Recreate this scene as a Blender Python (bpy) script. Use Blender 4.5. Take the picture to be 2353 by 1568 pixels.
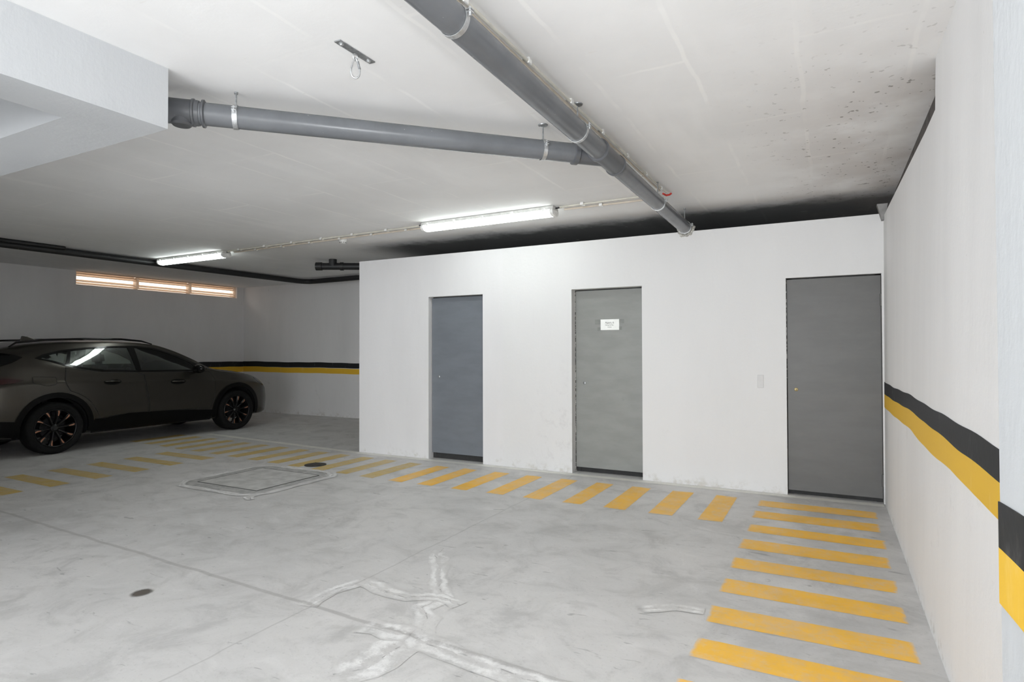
import bpy, bmesh, math, random
from mathutils import Vector, Matrix, geometry
from mathutils.bvhtree import BVHTree
random.seed(7)
for o in list(bpy.data.objects): bpy.data.objects.remove(o)
C = bpy.context.scene.collection
PI = math.pi

# ---------------------------------------------------------------- camera
F_PX, YAW, PITCH, ROLL = 1383.6, 0.48472, 0.01456, -0.00281
def cam_axes():
    cy, sy = math.cos(YAW), math.sin(YAW)
    F = Vector((-sy, cy, 0)); R = Vector((cy, sy, 0)); U = Vector((0, 0, 1))
    F2 = F*math.cos(PITCH)+U*math.sin(PITCH); U2 = U*math.cos(PITCH)-F*math.sin(PITCH)
    return R*math.cos(ROLL)+U2*math.sin(ROLL), U2*math.cos(ROLL)-R*math.sin(ROLL), F2
R3, U3, F3 = cam_axes()
cd = bpy.data.cameras.new('camera'); cam = bpy.data.objects.new('camera', cd); C.objects.link(cam)
cd.sensor_width = 36; cd.sensor_fit = 'HORIZONTAL'; cd.lens = F_PX*36/2353; cd.clip_start = 0.02; cd.clip_end = 200
m = Matrix((( R3.x, U3.x, -F3.x, 0), (R3.y, U3.y, -F3.y, 0), (R3.z, U3.z, -F3.z, 1.4), (0, 0, 0, 1)))
cam.matrix_world = m
bpy.context.scene.camera = cam

# ---------------------------------------------------------------- world, lights, exposure
sc = bpy.context.scene
sc.view_settings.view_transform = 'Standard'; sc.view_settings.look = 'None'
sc.view_settings.gamma = 1; sc.view_settings.exposure = -0.04
try: sc.view_settings.use_curve_mapping = False
except Exception: pass
w = bpy.data.worlds.new('world'); sc.world = w; w.use_nodes = True
w.node_tree.nodes['Background'].inputs[0].default_value = (1.0, 0.88, 0.76, 1)
w.node_tree.nodes['Background'].inputs[1].default_value = 2.6
def area_light(name, loc, rot, sx, sy, power, col):
    l = bpy.data.lights.new(name, 'AREA'); l.shape = 'RECTANGLE'; l.size = sx; l.size_y = sy; l.energy = power; l.color = col
    o = bpy.data.objects.new(name, l); o.location = loc; o.rotation_euler = rot; C.objects.link(o); return o
# daylight entering by the open garage entrance behind the camera
area_light('entrance_daylight', (-2.35, -6.45, 1.15), (PI/2, 0, 0), 5.2, 2.2, 600, (0.90, 0.955, 1.0))
# photographer's flash just above the camera (its pipe shadow shows on the ceiling)
fl = bpy.data.lights.new('flash', 'POINT'); fl.energy = 85; fl.shadow_soft_size = 0.03; fl.color = (0.955, 0.98, 1.0)
fo = bpy.data.objects.new('flash', fl); fo.location = (0.08, -0.06, 1.78); C.objects.link(fo)
TUBE = 11.5
sc.cycles.diffuse_bounces = 8; sc.cycles.max_bounces = 14

# ---------------------------------------------------------------- materials
def lin(c): return tuple(((x/255)/12.92 if x/255 <= .04045 else (((x/255)+.055)/1.055)**2.4) for x in c)
class NT:
    def __init__(s, name):
        s.m = bpy.data.materials.new(name); s.m.use_nodes = True; s.t = s.m.node_tree
        s.b = s.t.nodes['Principled BSDF']; s.out = s.t.nodes['Material Output']
        tc = s.t.nodes.new('ShaderNodeTexCoord'); s.obj = tc.outputs['Object']; s.uv = tc.outputs['UV']
        g = s.t.nodes.new('ShaderNodeNewGeometry'); s.pos = g.outputs['Position']
    def node(s, typ, **kw):
        n = s.t.nodes.new(typ)
        for k, v in kw.items(): setattr(n, k, v)
        return n
    def set(s, sock, v):
        if hasattr(v, 'links') or isinstance(v, bpy.types.NodeSocket): s.t.links.new(v, sock)
        else: sock.default_value = v
    def noise(s, scale, detail=4, rough=.55, vec=None, dist=0):
        n = s.node('ShaderNodeTexNoise'); n.inputs['Scale'].default_value = scale; n.inputs['Detail'].default_value = detail
        n.inputs['Roughness'].default_value = rough; n.inputs['Distortion'].default_value = dist
        s.t.links.new(vec if vec is not None else s.pos, n.inputs['Vector']); return n.outputs['Fac']
    def scalev(s, v, sc3):
        n = s.node('ShaderNodeVectorMath', operation='MULTIPLY'); s.t.links.new(v, n.inputs[0]); n.inputs[1].default_value = sc3; return n.outputs[0]
    def math(s, op, a, b=0.0, clamp=False):
        n = s.node('ShaderNodeMath', operation=op); n.use_clamp = clamp; s.set(n.inputs[0], a); s.set(n.inputs[1], b); return n.outputs[0]
    def map(s, v, a, b, c=0.0, d=1.0):
        n = s.node('ShaderNodeMapRange'); n.interpolation_type = 'SMOOTHSTEP'; s.t.links.new(v, n.inputs[0])
        for i, x in enumerate((a, b, c, d)): n.inputs[i+1].default_value = x
        return n.outputs[0]
    def mix(s, f, a, b):
        n = s.node('ShaderNodeMix', data_type='RGBA'); s.set(n.inputs[0], f)
        for sock, v in ((n.inputs[6], a), (n.inputs[7], b)):
            if isinstance(v, tuple): sock.default_value = (*v[:3], 1)
            else: s.t.links.new(v, sock)
        return n.outputs[2]
    def xyz(s, v=None):
        n = s.node('ShaderNodeSeparateXYZ'); s.t.links.new(v if v is not None else s.pos, n.inputs[0]); return n.outputs
    def bump(s, h, strength=.2, dist=.01):
        n = s.node('ShaderNodeBump'); n.inputs['Strength'].default_value = strength; n.inputs['Distance'].default_value = dist
        s.t.links.new(h, n.inputs['Height']); s.t.links.new(n.outputs[0], s.b.inputs['Normal'])
    def base(s, v): s.set(s.b.inputs['Base Color'], v if not isinstance(v, tuple) else (*v[:3], 1))
    def par(s, rough=.5, metal=0., spec=None):
        s.set(s.b.inputs['Roughness'], rough); s.b.inputs['Metallic'].default_value = metal
        if spec is not None: s.b.inputs['Specular IOR Level'].default_value = spec
        return s.m
    def alpha(s, v):
        s.t.links.new(v, s.b.inputs['Alpha'])

def simple(name, col, rough=.5, metal=0., var=.12, scale=18, spec=None, bump=0):
    n = NT(name); f = n.noise(scale)
    n.base(n.mix(n.map(f, .3, .7), tuple(c*(1-var) for c in col), tuple(min(1, c*(1+var)) for c in col)))
    if bump: n.bump(f, bump, .005)
    return n.par(rough, metal, spec)

def plaster(name, base, dark, low_dirt=True):
    n = NT(name)
    v = n.scalev(n.pos, (1, 1, .22))
    f1 = n.noise(1.3, 5, .6, v); f2 = n.noise(30, 6, .6); f3 = n.noise(6, 6, .65, v)
    c = n.mix(n.map(f1, .35, .7), base, dark)
    c = n.mix(n.map(f3, .62, .8, 0, .35), c, tuple(x*.86 for x in dark))
    if low_dirt:
        X_, Y_, Z_ = n.xyz()
        blem = n.math('MULTIPLY', n.math('MULTIPLY', n.map(X_, -3.3, -2.75), n.map(X_, -2.5, -2.6)), n.map(Z_, 1.7, .3))
        c = n.mix(n.math('MULTIPLY', blem, n.map(n.noise(8, 6, .75), .50, .66, 0, .6)), c, (.44, .43, .44))
        c = n.mix(n.math('MULTIPLY', n.map(n.noise(5, 6, .75), .60, .72, 0, .3), n.map(Z_, 2.0, .2)), c, (.52, .51, .50))
        c = n.mix(n.math('MULTIPLY', n.map(X_, -3.50, -3.46), n.map(Y_, 6.0, 6.2)), c, n.mix(.5, c, (.64, .64, .635)))
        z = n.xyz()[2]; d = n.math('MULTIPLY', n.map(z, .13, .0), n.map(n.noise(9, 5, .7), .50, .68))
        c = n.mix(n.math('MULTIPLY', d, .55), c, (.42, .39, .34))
        sp = n.map(n.noise(16, 3, .6), .74, .78, 0, .5)
        c = n.mix(sp, c, (.45, .43, .41))
    n.base(c); n.bump(n.math('ADD', f2, n.math('MULTIPLY', f3, 2.0)), .22, .006)
    return n.par(.75, 0, .25)
M = {}
M['wall'] = plaster('white_painted_plaster', (.675, .67, .675), (.635, .63, .635))
M['wall_side'] = plaster('white_side_wall_plaster', (.83, .825, .825), (.775, .77, .77))
M['wall_far'] = plaster('off_white_painted_plaster', (.80, .79, .79), (.75, .74, .74))
M['beam'] = plaster('white_beam_paint', (.55, .565, .58), (.525, .54, .555), False)

def ceiling_mat():
    n = NT('painted_concrete_ceiling'); x, y, z = n.xyz()
    f1 = n.noise(.8, 5, .6); f2 = n.noise(22, 6, .65); wob = n.noise(2.5, 3)
    c = n.mix(n.map(f1, .35, .7), (.87, .868, .868), (.81, .808, .808))
    br = n.node('ShaderNodeTexBrick'); br.offset = .5; br.squash = 1
    mp = n.node('ShaderNodeMapping'); mp.inputs['Rotation'].default_value = (0, 0, PI/2); mp.inputs['Location'].default_value = (.1, .12, 0)
    va = n.node('ShaderNodeVectorMath', operation='ADD'); n.t.links.new(va.outputs[0], mp.inputs[0])
    n.t.links.new(n.pos, va.inputs[0])
    cx = n.node('ShaderNodeCombineXYZ'); ww = n.math('MULTIPLY', n.math('SUBTRACT', wob, .5), .05)
    n.t.links.new(ww, cx.inputs[0]); n.t.links.new(ww, cx.inputs[1]); n.t.links.new(cx.outputs[0], va.inputs[1])
    n.t.links.new(mp.outputs[0], br.inputs['Vector'])
    br.inputs['Scale'].default_value = 1; br.inputs['Brick Width'].default_value = 2.0; br.inputs['Row Height'].default_value = .5
    br.inputs['Mortar Size'].default_value = .016; br.inputs['Mortar Smooth'].default_value = .6
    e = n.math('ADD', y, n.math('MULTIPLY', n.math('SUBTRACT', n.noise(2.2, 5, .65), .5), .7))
    far_dark = n.math('MULTIPLY', n.map(e, 6.45, 6.85), n.map(x, -6.3, -5.2))
    c = n.mix(n.math('MULTIPLY', far_dark, .85), c, (.13, .13, .128))      # slab coloured darker beyond the partition
    seam = n.math('MULTIPLY', br.outputs['Fac'], n.map(n.noise(1.3, 4, .6), .38, .62))
    c = n.mix(n.math('MULTIPLY', seam, .6), c, n.mix(far_dark, (.95, .945, .93), (.30, .30, .30)))
    broad = n.math('MULTIPLY', n.map(n.noise(1.1, 3, .5, n.scalev(n.pos, (2.6, .35, 1))), .56, .70), .4)
    c = n.mix(broad, c, n.mix(far_dark, (.92, .915, .91), (.16, .16, .16)))
    # brown mildew blotch and specks over the right wall
    mx = n.math('MULTIPLY', n.map(x, -.75, .35), n.map(y, 2.6, 4.6))
    mx = n.math('MULTIPLY', mx, n.map(n.noise(1.6, 4), .3, .6))
    c = n.mix(n.math('MULTIPLY', mx, .42), c, (.48, .42, .385))
    sp = n.math('MULTIPLY', n.map(n.noise(24, 2, .5), .66, .71), mx)
    c = n.mix(sp, c, (.2, .19, .17))
    sc_ = n.map(n.noise(9, 2, .5, n.scalev(n.pos, (1, 2.5, 1))), .73, .77, 0, .6)
    c = n.mix(sc_, c, (.8, .79, .77))
    n.base(c); n.bump(n.math('ADD', f2, n.math('MULTIPLY', br.outputs['Fac'], -.15)), .16, .006)
    return n.par(.8, 0, .2)
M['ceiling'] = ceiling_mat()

def concrete(n):
    x, y, z = n.xyz()
    f1 = n.noise(.55, 6, .62); f2 = n.noise(3.0, 7, .68, None, .6); f3 = n.noise(55, 4, .6)
    c = n.mix(n.map(f1, .35, .65), (.635, .625, .61), (.56, .555, .545))
    c = n.mix(n.map(f2, .48, .68, 0, .6), c, (.43, .427, .418))
    c = n.mix(n.map(f2, .46, .30, 0, .45), c, (.72, .71, .70))
    c = n.mix(n.map(f3, .55, .78, 0, .35), c, (.27, .265, .26))
    c = n.mix(n.map(n.noise(1.5, 6, .7, n.scalev(n.pos, (1, 1.8, 1)), 1.0), .50, .66, 0, .38), c, (.40, .395, .38))
    # short scuffs
    f4 = n.noise(5.5, 3, .6, n.scalev(n.pos, (1.0, 3.2, 1)), .8)
    c = n.mix(n.map(f4, .655, .73, 0, .5), c, (.20, .20, .20))
    return c, x, y, f2, f3
def floor_color(n):
    c, x, y, f2, f3 = concrete(n)
    wob = n.math('MULTIPLY', n.math('SUBTRACT', n.noise(3, 4), .5), .05)
    def line(coord, pos, half, amt, col, c):
        d = n.math('ABSOLUTE', n.math('ADD', n.math('SUBTRACT', coord, pos), wob))
        return n.mix(n.math('MULTIPLY', n.map(d, half, half*.35), amt), c, col)
    t = n.math('ADD', y, n.math('MULTIPLY', x, .042))     # long joint drifts a little
    c = line(t, 2.322, .022, .5, (.30, .29, .28), c)
    c = line(x, -2.52, .009, .5, (.38, .375, .365), c)
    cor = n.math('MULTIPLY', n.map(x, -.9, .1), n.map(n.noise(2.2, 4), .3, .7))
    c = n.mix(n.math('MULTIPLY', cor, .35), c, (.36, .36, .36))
    return c, f2, f3
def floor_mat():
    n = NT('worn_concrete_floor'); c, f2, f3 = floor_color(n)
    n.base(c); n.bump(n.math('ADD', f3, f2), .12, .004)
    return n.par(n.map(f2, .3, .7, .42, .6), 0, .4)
M['floor'] = floor_mat()

def paint_mat(name, col, cover, lo=.42, hi=.62):
    n = NT(name); c, f2, f3 = floor_color(n)
    f = n.noise(8, 6, .7); g = n.noise(1.1, 3); sp = n.noise(34, 4, .7)
    pc = n.mix(n.map(n.noise(5, 5), .4, .7), col, tuple(q*.92 for q in col))
    s = n.math('ADD', n.math('ADD', n.math('MULTIPLY', f, .45), n.math('MULTIPLY', g, .25)), n.math('MULTIPLY', sp, .3))
    fac = n.map(s, hi, lo, cover-.35, cover)
    uvx = n.xyz(n.uv)
    e = n.math('MINIMUM', n.math('MINIMUM', uvx[0], n.math('SUBTRACT', 1, uvx[0])), n.math('MINIMUM', uvx[1], n.math('SUBTRACT', 1, uvx[1])))
    e = n.map(n.math('ADD', e, n.math('MULTIPLY', n.math('SUBTRACT', n.noise(14, 4), .5), .05)), -.01, .025)
    n.base(n.mix(n.math('MULTIPLY', fac, e), c, pc)); n.bump(n.math('ADD', f3, f2), .1, .004)
    return n.par(.5, 0, .35)
M['yellow_floor'] = paint_mat('worn_yellow_floor_paint', (.93, .52, .045), .97)
M['yellow_faded'] = paint_mat('faded_yellow_floor_paint', (.60, .41, .07), .9)
M['white_line'] = paint_mat('pale_line_paint', (.84, .83, .77), .85)
def band_mat(name, col, scuff):
    n = NT(name); f = n.noise(9, 6, .7, n.scalev(n.pos, (1, 1, .35)))
    n.base(n.mix(n.map(f, .56, .72, 0, .75), col, scuff)); n.bump(n.noise(30, 4), .15, .004)
    return n.par(.55, 0, .2)
M['band_black'] = band_mat('black_wall_paint', (.020, .021, .023), (.12, .12, .125))
M['band_yellow'] = band_mat('yellow_wall_paint', (.80, .49, .045), (.84, .56, .12))

def efflo():
    n = NT('white_efflorescence'); c, f2, f3 = floor_color(n); u, v, _ = n.xyz(n.uv)
    d = n.math('ABSOLUTE', n.math('SUBTRACT', v, .5))            # 0 centre, .5 rim
    d = n.math('ADD', d, n.math('MULTIPLY', n.math('SUBTRACT', n.noise(6, 6, .8), .5), .95))
    ring = n.math('MULTIPLY', n.map(d, .04, .18), n.map(d, .46, .26))
    a = n.math('MULTIPLY', ring, n.map(n.noise(5, 6, .7), .36, .60))
    ends = n.math('MULTIPLY', n.map(u, 0, .12), n.map(u, 1, .88))
    rim = n.map(n.math('ABSOLUTE', n.math('SUBTRACT', v, .5)), .5, .42)
    fac = n.math('MULTIPLY', n.math('MULTIPLY', a, ends), rim)
    n.base(n.mix(n.math('MULTIPLY', fac, .62), c, (.93, .93, .92))); n.bump(n.math('ADD', f3, f2), .12, .004); return n.par(.6, 0, .3)
M['efflo'] = efflo()
def crack():
    n = NT('hairline_crack'); c, f2, f3 = floor_color(n)
    n.base(n.mix(n.map(n.noise(14, 4), .5, .62, 0, .55), c, (.2, .195, .19))); return n.par(.7)
M['crack'] = crack()
def stain():
    n = NT('dark_stain'); u, v, _ = n.xyz(n.uv)
    du = n.math('SUBTRACT', u, .5); dv = n.math('SUBTRACT', v, .5)
    r = n.math('SQRT', n.math('ADD', n.math('MULTIPLY', du, du), n.math('MULTIPLY', dv, dv)))
    r = n.math('ADD', r, n.math('MULTIPLY', n.math('SUBTRACT', n.noise(22, 4), .5), .2))
    n.base((.10, .085, .07)); n.alpha(n.map(r, .46, .22, 0, .8)); return n.par(.7)
M['stain'] = stain()

def pipe_mat(name, col, rough=.33):
    n = NT(name); f = n.noise(4, 5, .6); sp = n.map(n.noise(45, 2, .5), .76, .79, 0, .7); dr = n.map(n.noise(7, 5, .65), .55, .75, 0, .35)
    c = n.mix(n.map(f, .3, .7), col, tuple(q*.85 for q in col)); c = n.mix(dr, c, tuple(q*.7 for q in col)); c = n.mix(sp, c, (.5, .5, .5))
    n.base(c); return n.par(rough, 0, .5)
M['pvc'] = pipe_mat('grey_pvc', (.15, .157, .168), .27)
M['pvc_dark'] = pipe_mat('dark_grey_pvc', (.105, .109, .118), .33)
M['black_pipe'] = pipe_mat('black_pipe_plastic', (.016, .016, .017), .5)
M['galv'] = simple('galvanised_steel', (.62, .63, .64), .38, .85, .15, 60)
M['zinc'] = simple('dull_zinc', (.34, .35, .36), .45, .8, .2, 60)
M['rubber'] = simple('black_rubber', (.02, .02, .02), .7)
M['conduit'] = simple('cream_conduit', (.62, .60, .53), .5, 0, .1, 8)
M['conduit_tan'] = simple('tan_conduit', (.62, .55, .46), .5, 0, .1, 8)
M['clip'] = simple('white_clip_plastic', (.80, .80, .78), .4)
M['lamp_body'] = simple('grey_lamp_housing', (.60, .60, .58), .5)
M['red'] = simple('red_cable_sleeve', (.55, .04, .03), .5)
M['paper'] = simple('white_paper', (.82, .83, .81), .7, 0, .03)
M['ink'] = simple('grey_black_ink', (.06, .065, .06), .8)
M['tape'] = simple('grey_tape', (.17, .175, .165), .45)
M['brass'] = simple('worn_brass', (.45, .36, .18), .4, .8)
M['void'] = simple('dark_gap_paint', (.03, .03, .03), .9)
def louvre_mat():
    n = NT('beige_translucent_louvre'); f = n.noise(9)
    c = n.mix(f, (.84, .75, .66), (.90, .82, .73)); n.base(c); n.par(.5, 0, .3)
    tl = n.node('ShaderNodeBsdfTranslucent'); n.t.links.new(c, tl.inputs[0]); mx = n.node('ShaderNodeMixShader'); mx.inputs[0].default_value = .5
    n.t.links.new(n.b.outputs[0], mx.inputs[1]); n.t.links.new(tl.outputs[0], mx.inputs[2]); n.t.links.new(mx.outputs[0], n.out.inputs[0]); return n.m
M['louvre'] = louvre_mat()
def emis(name, col, st):
    m_ = bpy.data.materials.new(name); m_.use_nodes = True; t = m_.node_tree; b = t.nodes['Principled BSDF']
    b.inputs['Base Color'].default_value = (.9, .9, .9, 1); b.inputs['Emission Color'].default_value = (*col, 1); b.inputs['Emission Strength'].default_value = st
    nz = t.nodes.new('ShaderNodeTexNoise'); nz.inputs['Scale'].default_value = 3
    mr = t.nodes.new('ShaderNodeMapRange'); mr.inputs[3].default_value = st*.94; mr.inputs[4].default_value = st*1.06
    t.links.new(nz.outputs['Fac'], mr.inputs[0]); t.links.new(mr.outputs[0], b.inputs['Emission Strength']); return m_
M['tube'] = emis('lit_lamp_diffuser', (.93, 1.0, .97), TUBE)
def door_mat(name, col, streak=.12):
    n = NT(name); f = n.noise(3.2, 5, .6, n.scalev(n.pos, (1, 1, 3.0))); g = n.noise(40, 3)
    c = n.mix(n.map(f, .3, .7), col, tuple(q*(1-streak) for q in col)); c = n.mix(n.map(n.noise(5, 5, .7), .66, .78, 0, .35), c, tuple(q*.6 for q in col))
    n.base(c); n.bump(g, .05, .002); return n.par(.45, 0, .4)
M['door1'] = door_mat('blue_grey_door_paint', (.155, .170, .190))
M['door2'] = door_mat('warm_grey_door_paint', (.235, .240, .228))
M['door3'] = door_mat('dark_grey_door_paint', (.108, .106, .103))
def edge_mat():
    n = NT('chipped_paint_edge'); f = n.noise(30, 4, .7)
    n.base(n.mix(n.map(f, .48, .56), (.04, .04, .04), (.6, .6, .58))); return n.par(.7)
M['chip'] = edge_mat()

# ---------------------------------------------------------------- mesh helpers
def obj(name, bm, mat, parent=None, smooth=False, bevel=0, loc=None, rot=None):
    me = bpy.data.meshes.new(name)
    bmesh.ops.recalc_face_normals(bm, faces=bm.faces)
    bm.to_mesh(me); bm.free()
    if smooth:
        for p_ in me.polygons: p_.use_smooth = True
        try: me.set_sharp_from_angle(angle=math.radians(38))
        except Exception: pass
    for q in (mat if isinstance(mat, (list, tuple)) else [mat]): me.materials.append(q)
    o = bpy.data.objects.new(name, me); C.objects.link(o)
    if parent is not None: o.parent = parent
    if loc: o.location = loc
    if rot: o.rotation_euler = rot
    if bevel:
        b = o.modifiers.new('bevel', 'BEVEL'); b.width = bevel; b.segments = 2; b.limit_method = 'ANGLE'
    return o
def tag(o, label, cat, group=None):
    o['label'] = label; o['category'] = cat
    if group: o['group'] = group
    return o
def thing(name, label, cat, loc=(0, 0, 0), rz=0, group=None):
    o = bpy.data.objects.new(name, None); C.objects.link(o); o.location = loc; o.rotation_euler = (0, 0, rz); o.empty_display_size = .1
    return tag(o, label, cat, group)
def struct(o, label=None):
    o['kind'] = 'structure'
    if label: o['label'] = label
    return o
def copy_tree(o, parent=None):
    c = o.copy(); C.objects.link(c); c.parent = parent
    for ch in [q for q in bpy.data.objects if q.parent == o]: copy_tree(ch, c)
    return c
def box(bm, x0, x1, y0, y1, z0, z1, mat=None):
    v = [bm.verts.new((x, y, z)) for x in (x0, x1) for y in (y0, y1) for z in (z0, z1)]
    fs = []
    for f in ((0, 1, 3, 2), (4, 6, 7, 5), (0, 4, 5, 1), (2, 3, 7, 6), (0, 2, 6, 4), (1, 5, 7, 3)):
        fs.append(bm.faces.new([v[i] for i in f]))
    if mat is not None:
        for f in fs: f.material_index = mat
    if True:
        for q in v:
            if mat is None: pass
    return v
def B(*a):
    bm = bmesh.new(); box(bm, *a); return bm
def frame_of(d):
    d = d.normalized(); u = Vector((0, 0, 1)) if abs(d.z) < .9 else Vector((1, 0, 0))
    s = d.cross(u).normalized(); return s, s.cross(d).normalized()
def tube(bm, pts, r, seg=20, caps=True):
    pts = [Vector(q) for q in pts]; rs = r if isinstance(r, (list, tuple)) else [r]*len(pts)
    rings = []; pu = None
    for i, q in enumerate(pts):
        d = (pts[min(i+1, len(pts)-1)]-pts[max(i-1, 0)])
        if d.length < 1e-9: d = Vector((0, 0, 1))
        d.normalize()
        if pu is None: s, u = frame_of(d)
        else:
            s = d.cross(pu)
            s = s.normalized() if s.length > 1e-6 else frame_of(d)[0]
            u = s.cross(d).normalized()
        pu = u
        rings.append([bm.verts.new(q+(s*math.cos(a)+u*math.sin(a))*rs[i]) for a in [2*PI*k/seg for k in range(seg)]])
    for a, b in zip(rings, rings[1:]):
        for k in range(seg): bm.faces.new((a[k], a[(k+1) % seg], b[(k+1) % seg], b[k]))
    if caps: bm.faces.new(rings[0][::-1]); bm.faces.new(rings[-1])
def T(pts, r, seg=20, caps=True):
    bm = bmesh.new(); tube(bm, pts, r, seg, caps); return bm
def lathe(bm, prof, origin, axis, seg=32, close=False):
    """prof = (radius, along-axis)"""
    axis = Vector(axis).normalized(); s, u = frame_of(axis); origin = Vector(origin); rings = []
    for r, h in prof:
        rings.append([bm.verts.new(origin+axis*h+(s*math.cos(2*PI*k/seg)+u*math.sin(2*PI*k/seg))*max(r, 1e-4)) for k in range(seg)])
    pr = list(zip(rings, rings[1:])) + ([(rings[-1], rings[0])] if close else [])
    for a, b in pr:
        for k in range(seg): bm.faces.new((a[k], a[(k+1) % seg], b[(k+1) % seg], b[k]))
    if not close: bm.faces.new(rings[0][::-1]); bm.faces.new(rings[-1])
def prism(bm, poly, axis, a, b):
    """poly 2D in the two remaining axes, extruded along axis from a to b"""
    def P(q, h):
        return {0: (h, q[0], q[1]), 1: (q[0], h, q[1]), 2: (q[0], q[1], h)}[axis]
    A = [bm.verts.new(P(q, a)) for q in poly]; D = [bm.verts.new(P(q, b)) for q in poly]
    bm.faces.new(A[::-1]); bm.faces.new(D)
    for i in range(len(poly)): j = (i+1) % len(poly); bm.faces.new((A[i], A[j], D[j], D[i]))
def quad_uv(bm, pts):
    uv = bm.loops.layers.uv.verify(); f = bm.faces.new([bm.verts.new(q) for q in pts])
    for l, c in zip(f.loops, ((0, 0), (1, 0), (1, 1), (0, 1))): l[uv].uv = c
def ribbon(bm, pts, w, z):
    uv = bm.loops.layers.uv.verify(); L = []; n = len(pts)
    for i, q in enumerate(pts):
        q = Vector((q[0], q[1])); d = Vector(pts[min(i+1, n-1)])-Vector(pts[max(i-1, 0)]); d = Vector((d[0], d[1])).normalized(); s = Vector((-d.y, d.x))
        ww = w*(.75+.5*random.random())
        L.append((bm.verts.new((q.x-s.x*ww, q.y-s.y*ww, z)), bm.verts.new((q.x+s.x*ww, q.y+s.y*ww, z))))
    for i in range(n-1):
        f = bm.faces.new((L[i][0], L[i+1][0], L[i+1][1], L[i][1]))
        for l, c in zip(f.loops, ((i/(n-1), 0), ((i+1)/(n-1), 0), ((i+1)/(n-1), 1), (i/(n-1), 1))): l[uv].uv = c
def densify(pts, step=.12, jit=.03):
    out = []
    for a, b in zip(pts, pts[1:]):
        n = max(1, int(math.dist(a, b)/step))
        for k in range(n):
            t = k/n; out.append((a[0]+(b[0]-a[0])*t+random.uniform(-jit, jit), a[1]+(b[1]-a[1])*t+random.uniform(-jit, jit)))
    out.append(pts[-1]); return out

# ---------------------------------------------------------------- shell
ZC = 2.86; YS = 6.375; XR = .434; XL = -12.05; YB = 9.48; XSL = -5.74; YF = -6.5; ZT = 2.625
floor = struct(obj('floor', B(XL-.25, .9, YF-.3, YB+.25, -.2, 0), M['floor']), 'worn grey concrete garage floor')
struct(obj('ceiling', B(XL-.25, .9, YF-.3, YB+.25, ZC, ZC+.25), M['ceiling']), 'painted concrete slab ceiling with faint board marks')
# left wall with window slot
WY0, WY1, WZ0 = 5.95, 9.30, 2.60
bm = bmesh.new(); box(bm, XL-.25, XL, YF, YB, 0, WZ0); box(bm, XL-.25, XL, YF, WY0, WZ0, ZC); box(bm, XL-.25, XL, WY1, YB, WZ0, ZC)
wl = struct(obj('wall_left', bm, M['wall_far']), 'grey-white wall behind the parked car')
wb = struct(obj('wall_back', B(XL-.25, .9, YB, YB+.25, 0, ZC), M['wall_far']), 'far white wall beside the storage rooms')
# right wall, leaning a few centimetres, full height up to Y=3.65 then lower with a setback
YN = 3.65
def XW(y, z): return XR+(.0478 if y < 4 else .0478-.036*min(1, (y-4)/2.4))*z/2.6
bm = bmesh.new(); ncol = []
yy_ = [YF, 0, 1.0, 1.5, 2.2, 3.0, YN-.001, YN, 4.0, 4.5, 5.0, 5.5, 6.0, YS+.06]
for k, y in enumerate(yy_):
    zt = ZC if k < 7 else 2.60
    ncol.append([bm.verts.new((XW(y, zt*j/8), y, zt*j/8)) for j in range(9)]+[bm.verts.new((.9, y, zt)), bm.verts.new((.9, y, 0))])
for a, b in zip(ncol, ncol[1:]):
    for k in range(11): bm.faces.new((a[k], a[(k+1) % 11], b[(k+1) % 11], b[k]))
bm.faces.new(ncol[0][::-1]); bm.faces.new(ncol[-1])
box(bm, XR+.01, .9, YS+.06, YB, 0, 2.60)
box(bm, .60, .9, YS+.06, YB, 2.60, ZC)
wr = struct(obj('wall_right', bm, M['wall_side']), 'white plastered right wall with hazard band')
struct(obj('wall_right_upper', B(.555, .9, YN, YS+.2, 2.60, ZC), simple('shade_dark_concrete', (.09, .08, .075), .9, 0, .3, 12)), 'recessed strip above the right wall with its shade painted dark')  # shade of the setback put into a dark base colour
# storage partition with three openings
DO = [(-4.575, -3.763, .07), (-2.59, -1.778, .11), (-.366, .425, .035)]   # x0, x1, recess of the leaf
DZ = 2.085
bm = bmesh.new(); xs = [XSL]+[q for d in DO for q in d[:2]]+[XR+.02]
for i in range(0, len(xs), 2): box(bm, xs[i], xs[i+1], YS, YS+.18, 0, ZT if i < 6 else ZT)
for d in DO: box(bm, d[0], d[1], YS, YS+.18, DZ, ZT)
wc = struct(obj('wall_center', bm, M['wall']), 'white partition wall with three grey storage doors')
struct(obj('wall_center_return', B(XSL, XSL+.12, YS+.18, YB, 0, ZT), M['wall']), 'side wall of the storage rooms')
# front (behind camera) wall with the open garage entrance
bm = bmesh.new(); box(bm, XL, -5.0, YF-.25, YF, 0, ZC); box(bm, .3, .9, YF-.25, YF, 0, ZC); box(bm, -5.0, .3, YF-.25, YF, 2.3, ZC)
struct(obj('wall_front', bm, M['wall']), 'wall with the open garage entrance')
struct(obj('wall_blocker', B(XL, -5.2, YF, 0.45, 0, ZC), M['wall']), 'added unseen wall block cutting off entrance daylight')  # added out of view to block daylight towards the recess and left side
# pilaster
pil = struct(obj('trim_1', B(.295, .46, .85, 1.507, 0, ZC), M['beam'], bevel=.006), 'white pilaster projecting from the right wall')
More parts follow.
